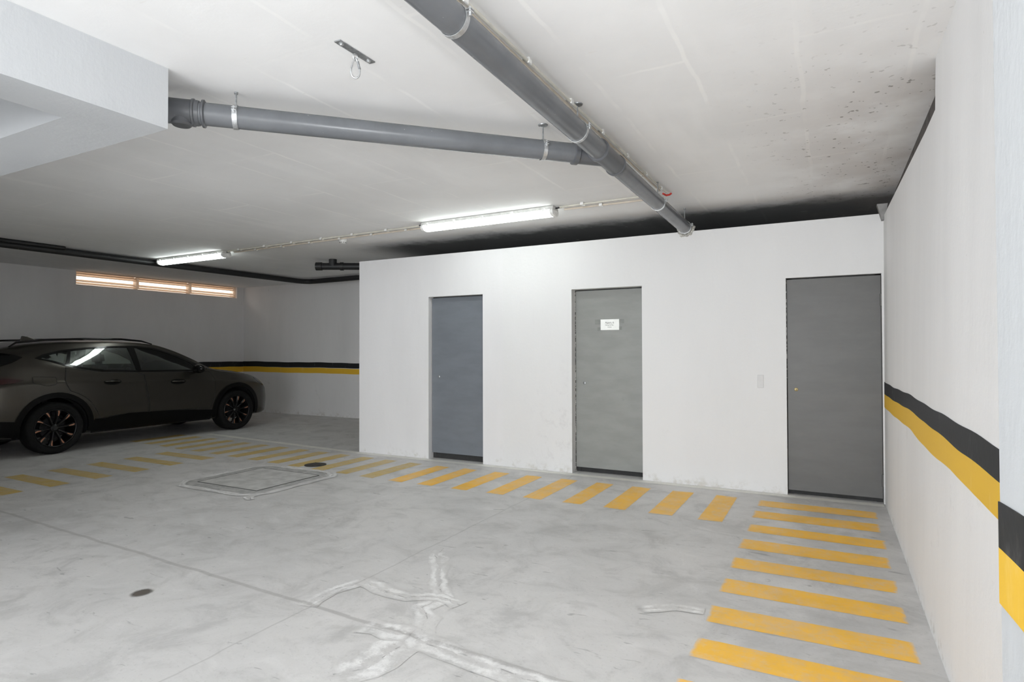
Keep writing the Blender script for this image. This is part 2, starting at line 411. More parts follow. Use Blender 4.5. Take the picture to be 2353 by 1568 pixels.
# ceiling beams forming an L
bm = bmesh.new(); box(bm, -3.31, -3.01, YF+.01, 1.91, 2.545, ZC); box(bm, -3.31, -3.01, YF+.01, .9, 2.28, 2.545)  # second box: deeper unseen run, added to keep daylight off the recess
struct(obj('trim_2', bm, M['beam']), 'white downstand beam at upper left')
struct(obj('trim_5', B(-5.2, -3.31, .15, .45, 2.28, ZC), M['beam']), 'added unseen cross beam keeping daylight off the beam recess')  # added out of view, blocks entrance daylight from the recess behind it
struct(obj('trim_3', B(XL, -3.31, 1.57, 1.91, 2.545, ZC), M['beam']), 'cross beam meeting the near downstand beam')
# ceiling step line at Y=3.65 over right wall: small dark stub at the corner
bm = bmesh.new(); prism(bm, [(.392, 2.70), (.475, 2.70), (.455, 2.556), (.428, 2.556)], 1, 6.30, 6.385)
struct(obj('trim_4', bm, simple('grey_concrete_stub', (.25, .245, .24), .8)), 'small grey concrete stub in the corner above the wide door')

# ---- hazard bands on walls (painted)
def band(parent, name, mat, top, bot, plane, val, off):
    """top / bot : lists (coord, z) along the wall"""
    bm = bmesh.new(); uv = bm.loops.layers.uv.verify(); c0, c1 = top[0][0], top[-1][0]; N = 60
    def ip(L, c):
        for a, b in zip(L, L[1:]):
            if (a[0]-c)*(b[0]-c) <= 0 and a[0] != b[0]:
                return a[1]+(b[1]-a[1])*(c-a[0])/(b[0]-a[0])
        return L[-1][1]
    R = []
    for i in range(N+1):
        c = c0+(c1-c0)*i/N; jt = .004*math.sin(c*3.1)+.0025*math.sin(c*9.7+1)
        row = []
        for z in (ip(top, c)+jt, ip(bot, c)+jt*.8):
            v = val(c, z) if callable(val) else val
            for o_ in (0, off): row.append(bm.verts.new((v+o_, c, z) if plane == 0 else (c, v+o_, z)))
        R.append(row)                       # topin, topout, botin, botout
    for a, b in zip(R, R[1:]):
        for k, l in ((0, 1), (1, 3), (3, 2), (2, 0)): bm.faces.new((a[k], a[l], b[l], b[k]))
    return obj(name, bm, mat, parent)
xr_ = lambda y, z: XW(y, z)+.0005
bt = [(6.37, 1.098), (4.507, 1.104), (4.036, 1.1), (3.412, 1.105), (2.785, 1.097), (2.233, 1.092), (1.5, 1.095)]
by = [(6.37, .990), (4.347, 1.010), (4.046, 1.002), (3.487, 1.009), (2.925, .995), (2.495, .995), (1.5, .994)]
yb = [(6.37, .871), (4.472, .891), (4.058, .874), (3.46, .88), (3.1, .89), (2.632, .878), (2.225, .882), (1.5, .88)]
band(wr, 'black_band', M['band_black'], bt, by, 0, xr_, -.003)
band(wr, 'yellow_band', M['band_yellow'], by, yb, 0, xr_, -.003)
band(pil, 'black_band', M['band_black'], [(1.5075, 1.101), (.9, 1.135)], [(1.5075, 1.010), (.9, 1.030)], 0, .295, -.002)
band(pil, 'yellow_band', M['band_yellow'], [(1.5075, 1.010), (.9, 1.030)], [(1.5075, .900), (.9, .935)], 0, .295, -.002)
ZB3 = (1.150, 1.032, .912)
for nm, mt, a, b in (('black_band', 'band_black', 0, 1), ('yellow_band', 'band_yellow', 1, 2)):
    band(wb, nm, M[mt], [(XL, ZB3[a]), (XSL, ZB3[a]-.03)], [(XL, ZB3[b]), (XSL, ZB3[b]-.012)], 1, YB, -.004)
    band(wl, nm, M[mt], [(YB, ZB3[a]), (1.9, ZB3[a])], [(YB, ZB3[b]), (1.9, ZB3[b])], 0, XL, .004)

# ---- painted floor marks
def stripe(x0, x1, y0, y1, mat, skew=0, name='painted_stripe', z=.0012):
    bm = bmesh.new(); j = lambda: random.uniform(-.008, .008)
    quad_uv(bm, [(x0+j(), y0+j(), z), (x1+j(), y0+j(), z), (x1+j()+skew, y1+j(), z), (x0+j()+skew, y1+j(), z)])
    return obj(name, bm, mat, floor)
ry = [(5.80, 6.02), (5.38, 5.615), (4.945, 5.165), (4.515, 4.745), (4.09, 4.295), (3.655, 3.872), (3.225, 3.437), (2.82, 3.023), (2.40, 2.61), (1.98, 2.19)]
for a, b in ry: stripe(-.578, .342, a, b, M['yellow_floor'])
fx = [-.87, -1.28, -1.69, -2.085, -2.49, -2.89, -3.30, -3.73, -4.11, -4.53, -4.93, -5.33, -5.74, -6.15, -6.55, -6.98, -7.4, -7.82, -8.24, -8.66, -9.08, -9.5]
for i, x in enumerate(fx):
    dy = .0 if x > -4.3 else .06*(-4.3-x)*1.2
    dy = min(dy, .42)
    stripe(x-.098, x+.098, 5.11+dy, 6.04+dy*.8, M['yellow_floor'] if i < 9 else M['yellow_faded'])
for y0 in (4.97, 4.55, 4.12, 3.70, 3.28, 2.86): stripe(-8.12, -7.1, y0+.01, y0+.20, M['yellow_faded'])
bm = bmesh.new()
wlp = [(.42, 6.31), (-1.5, 6.31), (-3.5, 6.305), (XSL, 6.31), (-7.3, 6.44), (-9.25, 6.60)]
uvl = bm.loops.layers.uv.verify()
for a, b in zip(wlp, wlp[1:]):
    quad_uv(bm, [(a[0], a[1]-.05, .001), (b[0], b[1]-.05, .001), (b[0], b[1]+.05, .001), (a[0], a[1]+.05, .001)])
for f in bm.faces:
    for l in f.loops: l[uvl].uv = (.5, .12+.76*l[uvl].uv.y)
obj('painted_line', bm, M['white_line'], floor)
# efflorescence along cracks
zr_ = .0012
for pts, wd in [([(-2.415, 3.548), (-2.385, 3.409), (-2.237, 3.248), (-2.141, 3.084), (-1.953, 2.845), (-1.966, 2.674), (-1.854, 2.58), (-1.779, 2.402)], .055),
                ([(-1.804, 2.364), (-1.816, 2.213), (-1.815, 2.061), (-1.905, 1.953)], .09),
                ([(-1.9, 2.40), (-1.6, 2.349), (-1.401, 2.328), (-1.166, 2.308), (-.6, 2.27)], .06),
                ([(-2.543, 2.406), (-2.569, 2.632), (-2.512, 2.832)], .055),
                ([(-2.512, 2.832), (-2.316, 2.763), (-2.131, 2.753), (-1.953, 2.845), (-1.80, 2.80)], .045),
                ([(-2.1, 2.36), (-1.832, 2.401)], .06), ([(-.92, 3.2), (-.775, 3.31), (-.60, 3.33)], .045),
                ([(-4.93, 4.06), (-4.90, 3.93), (-4.80, 3.86)], .035)]:
    zr_ += .0004; bm = bmesh.new(); ribbon(bm, densify(pts, .07, .012), wd*1.25, zr_); obj('efflorescence', bm, M['efflo'], floor)
    bm = bmesh.new(); ribbon(bm, densify(pts, .05, .012), .004, zr_+.0002); obj('hairline_crack', bm, M['crack'], floor)
bm = bmesh.new(); quad_uv(bm, [(-3.60, 2.02, .0014), (-3.46, 2.02, .0014), (-3.46, 2.18, .0014), (-3.60, 2.18, .0014)]); obj('oil_stain', bm, M['stain'], floor)
# inspection cover: concrete filled square lid with mortar surround
ic = thing('inspection_cover', 'square concrete-filled inspection cover with a rough mortar surround set in floor', 'cover', (-5.5, 4.54, 0))
bm = bmesh.new(); N = 64; V = []
for k in range(N):
    a = 2*PI*k/N; ca, sa = math.cos(a), math.sin(a); r = 1/max(abs(ca), abs(sa)); r = min(r, 1.22)*(.60+.02*math.sin(a*5)+random.uniform(-.012, .012))
    V.append(bm.verts.new((r*ca, r*sa*.94, .003)))
bm.faces.new(V)
obj('mortar_surround', bm, simple('dark_mortar', (.40, .398, .385), .75, 0, .2, 14), ic)
bm = bmesh.new(); box(bm, -.45, .45, -.41, .41, .001, .0065); obj('lid', bm, simple('lid_concrete', (.50, .497, .48), .7, 0, .16, 7), ic)
bm = bmesh.new()
for a in ((-.457, .457, -.417, -.41), (-.457, .457, .41, .417), (-.457, -.45, -.41, .41), (.45, .457, -.41, .41)): box(bm, *a, .001, .008)
obj('rim', bm, simple('dark_iron_rim', (.10, .10, .095), .6, .4), ic)
bm = bmesh.new(); pts = [(.62*math.cos(t/40*2*PI)/max(abs(math.cos(t/40*2*PI)), abs(math.sin(t/40*2*PI)), .8), .60*math.sin(t/40*2*PI)/max(abs(math.cos(t/40*2*PI)), abs(math.sin(t/40*2*PI)), .8)) for t in range(41)]
ribbon(bm, pts, .045, .0045); obj('efflorescence', bm, M['efflo'], ic)
dr = thing('floor_drain', 'small round dark floor drain among the yellow stripes near the left door', 'drain', (-5.56, 5.40, 0))
bm = bmesh.new(); lathe(bm, [(.0001, .001), (.13, .001), (.13, .006), (.115, .009), (.0001, .007)], (0, 0, 0), (0, 0, 1), 32); obj('cover', bm, simple('cast_iron', (.05, .048, .042), .7, .3), dr, True)
bm = bmesh.new()
for k in range(-3, 4): box(bm, -.085, .085, k*.026-.006, k*.026+.006, .009, .012)
obj('grating', bm, simple('cast_iron_bars', (.09, .085, .075), .6, .4), dr)

# ---------------------------------------------------------------- doors
DC = [('door1', (-4.462, 1.056), 'narrow blue-grey metal door furthest left in the white partition', 'chip'),
      ('door2', (-2.48, 1.018), 'grey metal door with a taped paper notice', 'chip'),
      ('door3', (-.284, 1.010), 'wide dark grey metal door in the corner by the right wall', 'chip')]
doors = []
for i, ((x0, x1, rc), (mt, kh, lb, _)) in enumerate(zip(DO, DC)):
    e = bpy.data.objects.new('door_%d' % (i+1), None); C.objects.link(e); e.location = ((x0+x1)/2, YS+rc, 0); struct(e, lb); doors.append(e)
    hx = (x1-x0)/2; zb = .075 if i == 0 else (.055 if i == 1 else .04)
    bm = bmesh.new(); box(bm, -hx+.006, hx-.004, 0, .035, zb, DZ-.012); obj('leaf', bm, M[mt], e, bevel=.003)
    bm = bmesh.new(); box(bm, -hx, -hx+.05, .037, .07, 0, DZ); box(bm, hx-.05, hx, .037, .07, 0, DZ); box(bm, -hx, hx, .037, .07, DZ-.05, DZ)
    obj('frame', bm, M['void'], e)
    bm = bmesh.new(); box(bm, -hx, -hx+.0045, -.004, .03, .02 if i != 2 else 1.1, DZ)
    if i: obj('chipped_edge', bm, M['chip'], e)
    else: bm.free()
    bm = bmesh.new(); box(bm, -hx+.0, hx, .045, .07, .0, zb+.02); obj('threshold', bm, M['void'], e)
    kx = kh[0]-(x0+x1)/2
    lk = bpy.data.objects.new('lock', None)
    bm = bmesh.new(); lathe(bm, [(.0001, .001), (.017, .001), (.017, -.004), (.012, -.007), (.0001, -.007)], (kx, 0, kh[1]), (0, 1, 0), 24)
    lk = obj('lock', bm, M['brass'] if i == 2 else M['zinc'], e, True)
    bm = bmesh.new(); box(bm, kx-.003, kx+.003, -.0085, -.006, kh[1]-.009, kh[1]+.007); obj('keyhole', bm, M['rubber'], lk)
    if i == 2:
        for z in (1.845, .205):
            bm = bmesh.new(); tube(bm, [(hx-.004, -.010, z-.055), (hx-.004, -.010, z+.055)], .009, 12); obj('hinge', bm, M['door3'], e, True)
# notice
nt = thing('paper_notice', 'white paper notice reading Apart. 6 taped to the middle grey door', 'notice', (-2.174, YS+.11-.0015, 1.679))
obj('sheet', B(-.108, .108, -.001, .001, -.060, .060), M['paper'], nt)
for (a, b, c, d, r) in [(-.175, -.10, .005, .06, .0), (.10, .165, .012, .06, -.1), (-.145, -.10, -.072, -.028, 0), (.10, .138, -.06, -.022, .1)]:
    bm = bmesh.new(); box(bm, a, b, -.0006, .0009, c, d); obj('tape', bm, M['tape'], nt)
def text(body, size, x, y, z, mat, parent, name='lettering'):
    cu = bpy.data.curves.new(name, 'FONT'); cu.body = body; cu.size = size; cu.align_x = 'CENTER'; cu.align_y = 'CENTER'; cu.extrude = .0002
    o = bpy.data.objects.new(name+'_c', cu); C.objects.link(o)
    dg = bpy.context.evaluated_depsgraph_get(); me = bpy.data.meshes.new_from_object(o.evaluated_get(dg))
    bpy.data.objects.remove(o); me.materials.clear(); me.materials.append(mat)
    q = bpy.data.objects.new(name, me); C.objects.link(q); q.parent = parent; q.location = (x, y, z); q.rotation_euler = (PI/2, 0, 0); return q
text('Apart. 6', .031, -.003, -.0016, .022, M['ink'], nt)
text('Michael & Pilar', .0165, -.004, -.0016, -.005, M['ink'], nt)
text('Danley', .0165, -.002, -.0016, -.027, M['ink'], nt)
# blank plate on partition
tag(obj('blank_plate', B(-.629, -.572, YS-.006, YS+.002, 1.02, 1.145), simple('pale_plate', (.57, .565, .565), .6, 0, .02), bevel=.003), 'faint pale blank plate on the partition beside the wide door', 'plate')

# ---------------------------------------------------------------- window with louvres
wn = bpy.data.objects.new('window_1', None); C.objects.link(wn); wn.location = (XL, WY0, WZ0); struct(wn, 'long narrow louvred window high on the left wall')
Wd = WY1-WY0; Hh = ZC-WZ0
bm = bmesh.new()
for a in ((0, Wd, 0, .018), (0, Wd, Hh-.012, Hh), (0, .03, .022, Hh-.02), (Wd-.03, Wd, .022, Hh-.02)): box(bm, -.10, -.05, a[0], a[1], a[2], a[3])
obj('frame', bm, M['louvre'], wn)
for y in (1.12, 2.23):
    obj('mullion', B(-.15, -.03, y-.025, y+.025, .022, Hh-.02), M['louvre'], wn)
for a, b in ((.03, 1.095), (1.145, 2.205), (2.255, Wd-.03)):
    for k, z in enumerate((.022, .068, .165, .205)):
        bm = bmesh.new()
        prism(bm, [(-.13, z+.044), (-.055, z), (-.052, z+.005), (-.127, z+.049)], 1, a, b)
        obj('slat', bm, M['louvre'], wn)

# ---------------------------------------------------------------- pipes
PR = .0625; PX = -1.31
def pz(y): return 2.712-.0115*(y-2.0)
mp_ = thing('drain_pipe', 'thick grey drain pipe running along the ceiling toward the partition wall', 'pipe', (PX, 2, 2.7))
def inp(o, bm):
    for v in bm.verts: v.co -= o.location
    return bm
bm = T([(PX, YF+.02, pz(YF)), (PX, 3.72, pz(3.72))], PR, 40); obj('pipe_length', inp(mp_, bm), M['pvc'], mp_, True)
bm = T([(PX, 4.02, pz(4.02)), (PX, 7.6, pz(7.6))], PR, 40); obj('pipe_length', inp(mp_, bm), M['pvc'], mp_, True)
bm = T([(PX, 3.68, pz(3.7)), (PX, 4.06, pz(4.06))], PR+.005, 40)
bd = Vector((.722, .692, 0)).normalized()
J = Vector((PX, 3.84, pz(3.84)))
tube(bm, [J+Vector((0, 0, 0)), J-bd*.22-Vector((0, 0, -.002))], PR+.003, 36); obj('wye_fitting', inp(mp_, bm), M['pvc_dark'], mp_, True)
for y in (3.70, 4.05):
    bm = T([(PX, y-.018, pz(y)), (PX, y-.012, pz(y)), (PX, y+.012, pz(y)), (PX, y+.018, pz(y))], [PR+.006, PR+.012, PR+.012, PR+.006], 40); obj('socket_ring', inp(mp_, bm), M['pvc_dark'], mp_, True)
# mortar patch where the pipe passes the wall
bm = bmesh.new()
for k in range(22):
    a = PI+PI*k/21; r = PR+.012+random.uniform(-.006, .012); bmesh.ops.create_icosphere(bm, subdivisions=1, radius=random.uniform(.010, .02), matrix=Matrix.Translation((PX+r*math.cos(a), YS-.006, pz(YS)+r*math.sin(a))))
tag(obj('mortar_seal', bm, simple('rough_mortar', (.42, .41, .38), .9, 0, .3, 30), None, True), 'rough grey mortar around the drain pipe end at wall top', 'mortar')
B0 = Vector((-3.33, 1.905, 2.729)); bpt = lambda t: J-bd*t+Vector((0, 0, .0114*t))
br = thing('branch_pipe', 'grey branch drain pipe crossing from the beam to the main pipe', 'pipe', tuple(bpt(1.2)))
tE = (J-Vector((-3.33, 1.905, 2.73))).length
bm = T([bpt(.2), bpt(tE-.33)], PR-.0005, 40); obj('pipe_length', inp(br, bm), M['pvc'], br, True)
bm = T([bpt(.20), bpt(.205), bpt(.235), bpt(.24)], [PR+.004, PR+.012, PR+.012, PR+.004], 40); obj('socket_ring', inp(br, bm), M['pvc_dark'], br, True)
bm = T([bpt(tE-.34), bpt(tE-.33), bpt(tE-.25), bpt(tE+.18)], [PR+.004, PR+.007, PR+.006, PR+.006], 40); obj('coupling', inp(br, bm), M['pvc_dark'], br, True)
for t in (.36, .31, .05):
    q = tE-t; bm = T([bpt(q-.009), bpt(q-.005), bpt(q+.005), bpt(q+.009)], [PR+.006, PR+.013, PR+.013, PR+.006], 40); obj('socket_ring', inp(br, bm), M['pvc_dark'], br, True)
bm = bmesh.new(); q = bpt(tE-.25)-Vector((0, 0, PR-.02)); lathe(bm, [(.0001, 0), (.055, 0), (.055, -.026), (.045, -.036), (.0001, -.038)], q, (0, 0, 1), 28); obj('cleanout_cap', inp(br, bm), M['pvc_dark'], br, True)
bm = bmesh.new(); q = bpt(tE-.13); side = Vector((bd.y, -bd.x, 0)); bmesh.ops.create_cube(bm, size=.018, matrix=Matrix.Translation(q+side*(PR+.006)+Vector((0, 0, .01)))); obj('size_label', inp(br, bm), M['clip'], br)

def hanger(pt, d, lab, plate=True, grp='pipe hangers'):
    """pt: pipe centre, d: pipe direction"""
    pt = Vector(pt); d = Vector(d).normalized(); s = Vector((d.y, -d.x, 0)).normalized(); h = thing('pipe_hanger', lab, 'pipe hanger', (pt.x, pt.y, ZC), 0, grp)
    bm = T([Vector((pt.x, pt.y, pt.z+PR+.004)), Vector((pt.x, pt.y, ZC-.001))], .0045, 10)
    obj('threaded_rod', inp(h, bm), M['zinc'], h, True)
    bm = bmesh.new()
    if plate:
        lathe(bm, [(.0001, 0), (.032, 0), (.030, -.006), (.010, -.012), (.0001, -.012)], (pt.x, pt.y, ZC-.001), (0, 0, 1), 16)
    else: lathe(bm, [(.0001, 0), (.010, 0), (.010, -.01), (.0001, -.01)], (pt.x, pt.y, ZC-.001), (0, 0, 1), 12)
    obj('ceiling_plate', inp(h, bm), M['zinc'], h, True)
    bm = bmesh.new(); N = 40; R0 = PR+.0015; R1 = PR+.0045; Wb = .013; rows = []
    for k in range(N):
        a = 2*PI*k/N; e = s*math.cos(a)+Vector((0, 0, 1))*math.sin(a)
        rows.append([bm.verts.new(pt+e*r+d*w) for r, w in ((R0, -Wb), (R1, -Wb), (R1, Wb), (R0, Wb))])
    for k in range(N):
        a, b = rows[k], rows[(k+1) % N]
        for j in range(4): bm.faces.new((a[j], a[(j+1) % 4], b[(j+1) % 4], b[j]))
    cl = obj('clamp', inp(h, bm), M['galv'], h, True)
    for sg in (1, -1):
        bm = bmesh.new(); q = pt+s*sg*(PR+.012)+Vector((0, 0, .012))
        for dz in (0, .012):
            v = []
            for aa in (-1, 1):
                for bb in (-1, 1):
                    for cc in (0, .004): v.append(bm.verts.new(q+s*aa*.012+d*bb*.012+Vector((0, 0, dz+cc))))
            for f in ((0, 1, 3, 2), (4, 6, 7, 5), (0, 4, 5, 1), (2, 3, 7, 6), (0, 2, 6, 4), (1, 5, 7, 3)): bm.faces.new([v[i] for i in f])
        tube(bm, [q+Vector((0, 0, -.012)), q+Vector((0, 0, .026))], .005, 8)
        obj('bolt', inp(cl, inp(h, bm)) if False else inp(h, bm), M['galv'], h, True)
    return h
hanger((PX, 2.0, pz(2.0)), (0, 1, 0), 'steel hanger clamp on the main drain pipe nearest the camera')
hanger((PX, 3.33, pz(3.33)), (0, 1, 0), 'steel hanger clamp on main drain pipe just before the branch joins')
hanger((PX, 5.22, pz(5.22)), (0, 1, 0), 'steel hanger clamp on main drain pipe between the junction and wall', False)
hanger((PX, 6.33, pz(6.33)), (0, 1, 0), 'steel hanger clamp at the main drain pipe end against the partition', False)
q1 = bpt((J-Vector((-2.95, 2.266, 2.72))).length); hanger(q1, bd, 'bright steel hanger clamp on the branch pipe near the white beam', False)
q2 = bpt((J-Vector((-1.628, 3.532, 2.70))).length); hanger(q2, bd, 'steel hanger clamp on the branch pipe close to the junction')

# carabiner bracket
cb = thing('ceiling_hook', 'galvanised ceiling plate with a hanging snap hook', 'hook', (-2.035, 2.23, ZC))
bm = bmesh.new(); box(bm, -.019, .019, -.125, .125, -.006, -.0005); obj('plate', bm, M['zinc'], cb, bevel=.002)
for y in (-.095, .095):
    bm = bmesh.new(); lathe(bm, [(.0001, -.006), (.013, -.006), (.013, -.008), (.008, -.009), (.008, -.014), (.0001, -.015)], (0, y, 0), (0, 0, 1), 12); obj('bolt', bm, M['galv'], cb, True)
bm = bmesh.new(); pts = [(0, .014*math.cos(a), -.012-.016*(1+math.sin(a))) for a in [2*PI*k/16 for k in range(17)]]; tube(bm, pts, .004, 8, False); obj('eye', bm, M['galv'], cb, True)
bm = bmesh.new(); pts = []
for k in range(33):
    a = 2*PI*k/32; r = .010+.016*(.5-.5*math.sin(a)); pts.append((r*math.cos(a)*.75, r*math.cos(a)*.75, -.082+.049*math.sin(a)))
tube(bm, pts, .0045, 10, False); sh = obj('snap_hook', bm, M['galv'], cb, True)
bm = T([(.008, .008, -.048), (.0145, .0145, -.085)], .0062, 10); obj('gate_sleeve', bm, M['zinc'], sh, True)

# conduits
def conduit(name, pts, r, mat, lab, grp=None):
    o = tag(obj(name, T(pts, r, 14), mat, None, True), lab, 'conduit', grp); return o
zc = ZC-.017
conduit('electrical_conduit', [(-1.352, YF+.02, zc), (-1.350, 5.45, zc)], .009, M['conduit_tan'], 'thin tan conduit tucked beside the main drain pipe')
conduit('electrical_conduit', [(-1.318, YF+.02, zc), (-1.318, 5.40, zc), (-1.31, 5.52, zc), (-1.30, 5.56, zc)], .008, M['conduit'], 'thin cream conduit next to the main drain pipe ending at red sleeve')
tag(obj('red_sleeve', T([(-1.345, 5.555, zc-.004), (-1.325, 5.60, zc-.012), (-1.30, 5.615, zc-.006), (-1.28, 5.60, zc)], .009, 12), M['red'], None, True), 'short red cable sleeve at end of the ceiling conduit', 'cable sleeve')
conduit('electrical_conduit', [(-2.40, 5.60, zc), (-1.38, 5.57, zc)], .009, M['conduit'], 'upper cream conduit between the near lamp and the drain pipe')
conduit('electrical_conduit', [(-2.40, 5.72, zc), (-1.38, 5.715, zc)], .009, M['conduit_tan'], 'lower tan conduit between the near lamp and the drain pipe')
conduit('electrical_conduit', [(-7.72, 5.80, zc), (-4.22, 5.68, zc)], .010, M['conduit'], 'upper cream conduit running between the two ceiling lamps')
conduit('electrical_conduit', [(-7.72, 5.91, zc), (-4.22, 5.79, zc)], .010, M['conduit_tan'], 'lower tan conduit running between the two ceiling lamps')
cproto = None
def clip(x, y, rz, lab, grp):
    global cproto
    if cproto is None:
        bm = bmesh.new(); box(bm, -.011, .011, -.019, .019, .011, .0165); box(bm, -.011, .011, -.019, -.012, -.013, .011); box(bm, -.011, .011, .012, .019, -.013, .011)
        cproto = obj('conduit_clip', bm, M['clip'], None, False, .002); o = cproto
    else: o = cproto.copy(); C.objects.link(o)
    o.location = (x, y, zc); o.rotation_euler = (0, 0, rz); return tag(o, lab, 'clip', grp)
for i, y in enumerate((2.09, 2.69, 3.25, 3.80, 4.36, 4.89, 5.38)):
    c = clip(-1.335, y, PI/2, 'white plastic clip holding the conduits along the main drain pipe', 'clips beside the main drain pipe'); c.scale = (1.6, 1.5, 1)
for k in range(6):
    for (o_, yy, nm) in ((0, lambda x: 5.80-(x+7.72)*.0343, 'upper'), (.22, lambda x: 5.91-(x+7.72)*.0343, 'lower')):
        x = -7.45+k*.55+o_; clip(x, yy(x), 0, 'white clip on the %s conduit between the two ceiling lamps' % nm, 'clips on the %s conduit between lamps' % nm)
for x, y, lb in ((-2.15, 5.592, 'white clip on the upper conduit just right of the near lamp'), (-1.50, 5.573, 'white clip on upper conduit beside the drain pipe'), (-2.0, 5.718, 'white clip on the lower conduit just right of the near lamp'), (-1.43, 5.715, 'white clip on lower conduit beside the drain pipe')):
    clip(x, y, 0, lb, None)

# fluorescent battens
def lamp(cx, cy, L, rz, lab):
    t = thing('ceiling_lamp', lab, 'lamp', (cx, cy, ZC), rz, 'fluorescent ceiling lamps'); h = L/2
    bm = bmesh.new(); prism(bm, [(-.06, -.002), (.06, -.002), (.075, -.042), (-.075, -.042)], 0, -h, h); obj('housing', bm, M['lamp_body'], t, bevel=.006)
    bm = bmesh.new(); prof = [(-.074, -.042)]+[(-.076*math.cos(PI*k/10), -.052-.050*math.sin(PI*k/10)**.7) for k in range(11)]+[(.074, -.042)]
    prism(bm, prof, 0, -h+.035, h-.035); obj('diffuser', bm, M['tube'], t, True)
    for s in (-1, 1):
        bm = bmesh.new(); prof2 = [(a*1.04, b*1.03+.001) for a, b in prof]; prism(bm, prof2, 0, s*h-s*.035, s*h); obj('end_cap', bm, M['clip'], t, bevel=.004)
        bm = T([(s*h, 0, -.022), (s*(h+.07), 0, -.017)], .008, 10); obj('cable_gland', bm, M['rubber'], t, True)
    for k in range(5):
        x = -h+.1+k*(L-.2)/4
        for s in (-1, 1): obj('latch', B(x-.012, x+.012, s*.083-.006, s*.083+.006, -.056, -.02), M['clip'], t)
    return t
lamp(-3.28, 5.63, 1.66, -.02, 'lit fluorescent lamp nearer the drain pipe on the ceiling')
lamp(-8.58, 5.84, 1.62, -.02, 'lit fluorescent lamp above the parked car')
# smoke detector
sd = thing('smoke_detector', 'white round smoke detector beside the conduits between lamps', 'smoke detector', (-5.62, 5.93, ZC))
bm = bmesh.new(); lathe(bm, [(.0001, -.001), (.055, -.001), (.055, -.012), (.046, -.03), (.034, -.06), (.0001, -.066)], (0, 0, 0), (0, 0, 1), 28); obj('housing', bm, M['clip'], sd, True)
bm = bmesh.new()
for k in range(10):
    a = 2*PI*k/10; bmesh.ops.create_icosphere(bm, subdivisions=1, radius=.006, matrix=Matrix.Translation((.038*math.cos(a), .038*math.sin(a), -.051)))
obj('vent_slots', bm, M['rubber'], sd)

# distant pipes
tp = thing('capped_pipe', 'short black capped pipe hanging below the ceiling behind the partition corner', 'pipe', (-7.2, 7.1, 2.745))
a_, b_ = Vector((-7.22, 7.08, 2.745)), Vector((-5.2, 8.22, 2.745)); dd = (b_-a_).normalized()
obj('pipe_length', inp(tp, T([a_, b_], .056, 24)), M['black_pipe'], tp, True)
obj('end_cap', inp(tp, T([a_-dd*.05, a_-dd*.045, a_+dd*.05, a_+dd*.055], [.056, .066, .066, .056], 24)), M['black_pipe'], tp, True)
q = a_+dd*.22; obj('riser', inp(tp, T([q, Vector((q.x, q.y, ZC-.001))], .062, 24)), M['black_pipe'], tp, True)
obj('socket_ring', inp(tp, T([q+dd*.12, q+dd*.17], .066, 24)), M['black_pipe'], tp, True)
zp = ZC-.062
bp = tag(obj('service_pipe', T([(-9.50, 1.05, zp), (-9.50, 5.2, zp), (-9.46, 8.70, zp), (-9.42, 8.82, zp), (-9.34, 8.90, zp), (-9.2, 8.92, zp), (-7.0, 8.80, zp), (-5.8, 8.74, zp)], .050, 20), M['black_pipe'], None, True), 'long black pipe under the ceiling turning the corner beyond the car', 'pipe')
tag(obj('service_pipe', T([(-9.40, 1.05, ZC-.028), (-9.40, 4.5, ZC-.028)], .026, 14), M['black_pipe'], None, True), 'second black pipe alongside the long one at the left edge', 'pipe')
conduit('electrical_conduit', [(-9.66, 1.05, zc), (-9.66, 5.35, zc)], .013, M['conduit'], 'cream conduit beside the black pipe above the parked car')
# ---------------------------------------------------------------- car
CX, CY = -10.24, 4.37
car = thing('car', 'dark grey-green estate crossover car with black wheels parked by left wall', 'car', (CX, CY, 0))
def carpaint():
    n = NT('dark_metallic_paint'); f = n.noise(2, 3)
    n.base(n.mix(f, (.060, .055, .047), (.068, .063, .054))); m_ = n.par(.27, .75, .4)
    n.b.inputs['Coat Weight'].default_value = .25; n.b.inputs['Coat Roughness'].default_value = .25; return m_
M['paint'] = carpaint()
M['gloss'] = simple('gloss_black', (.004, .004, .004), .08, 0, .1, 5, .3)
M['clad'] = simple('black_cladding', (.004, .004, .004), .35, 0, .1, 5, .12)
M['tyre'] = simple('tyre_rubber', (.010, .010, .010), .8, 0, .2, 40, .15)
M['well'] = simple('black_lining', (.012, .012, .012), .8)
M['cabin'] = simple('dark_cabin_fabric', (.030, .030, .032), .8)
M['copper'] = simple('copper_accent', (.50, .25, .16), .35, .75)
M['rim'] = simple('black_alloy', (.012, .012, .012), .3, .3)
M['lampred'] = simple('dark_red_lamp', (.035, .003, .003), .12, 0, .1, 5, .6)
M['lampclear'] = simple('smoked_headlamp', (.05, .05, .055), .1, 0, .1, 5, .6)
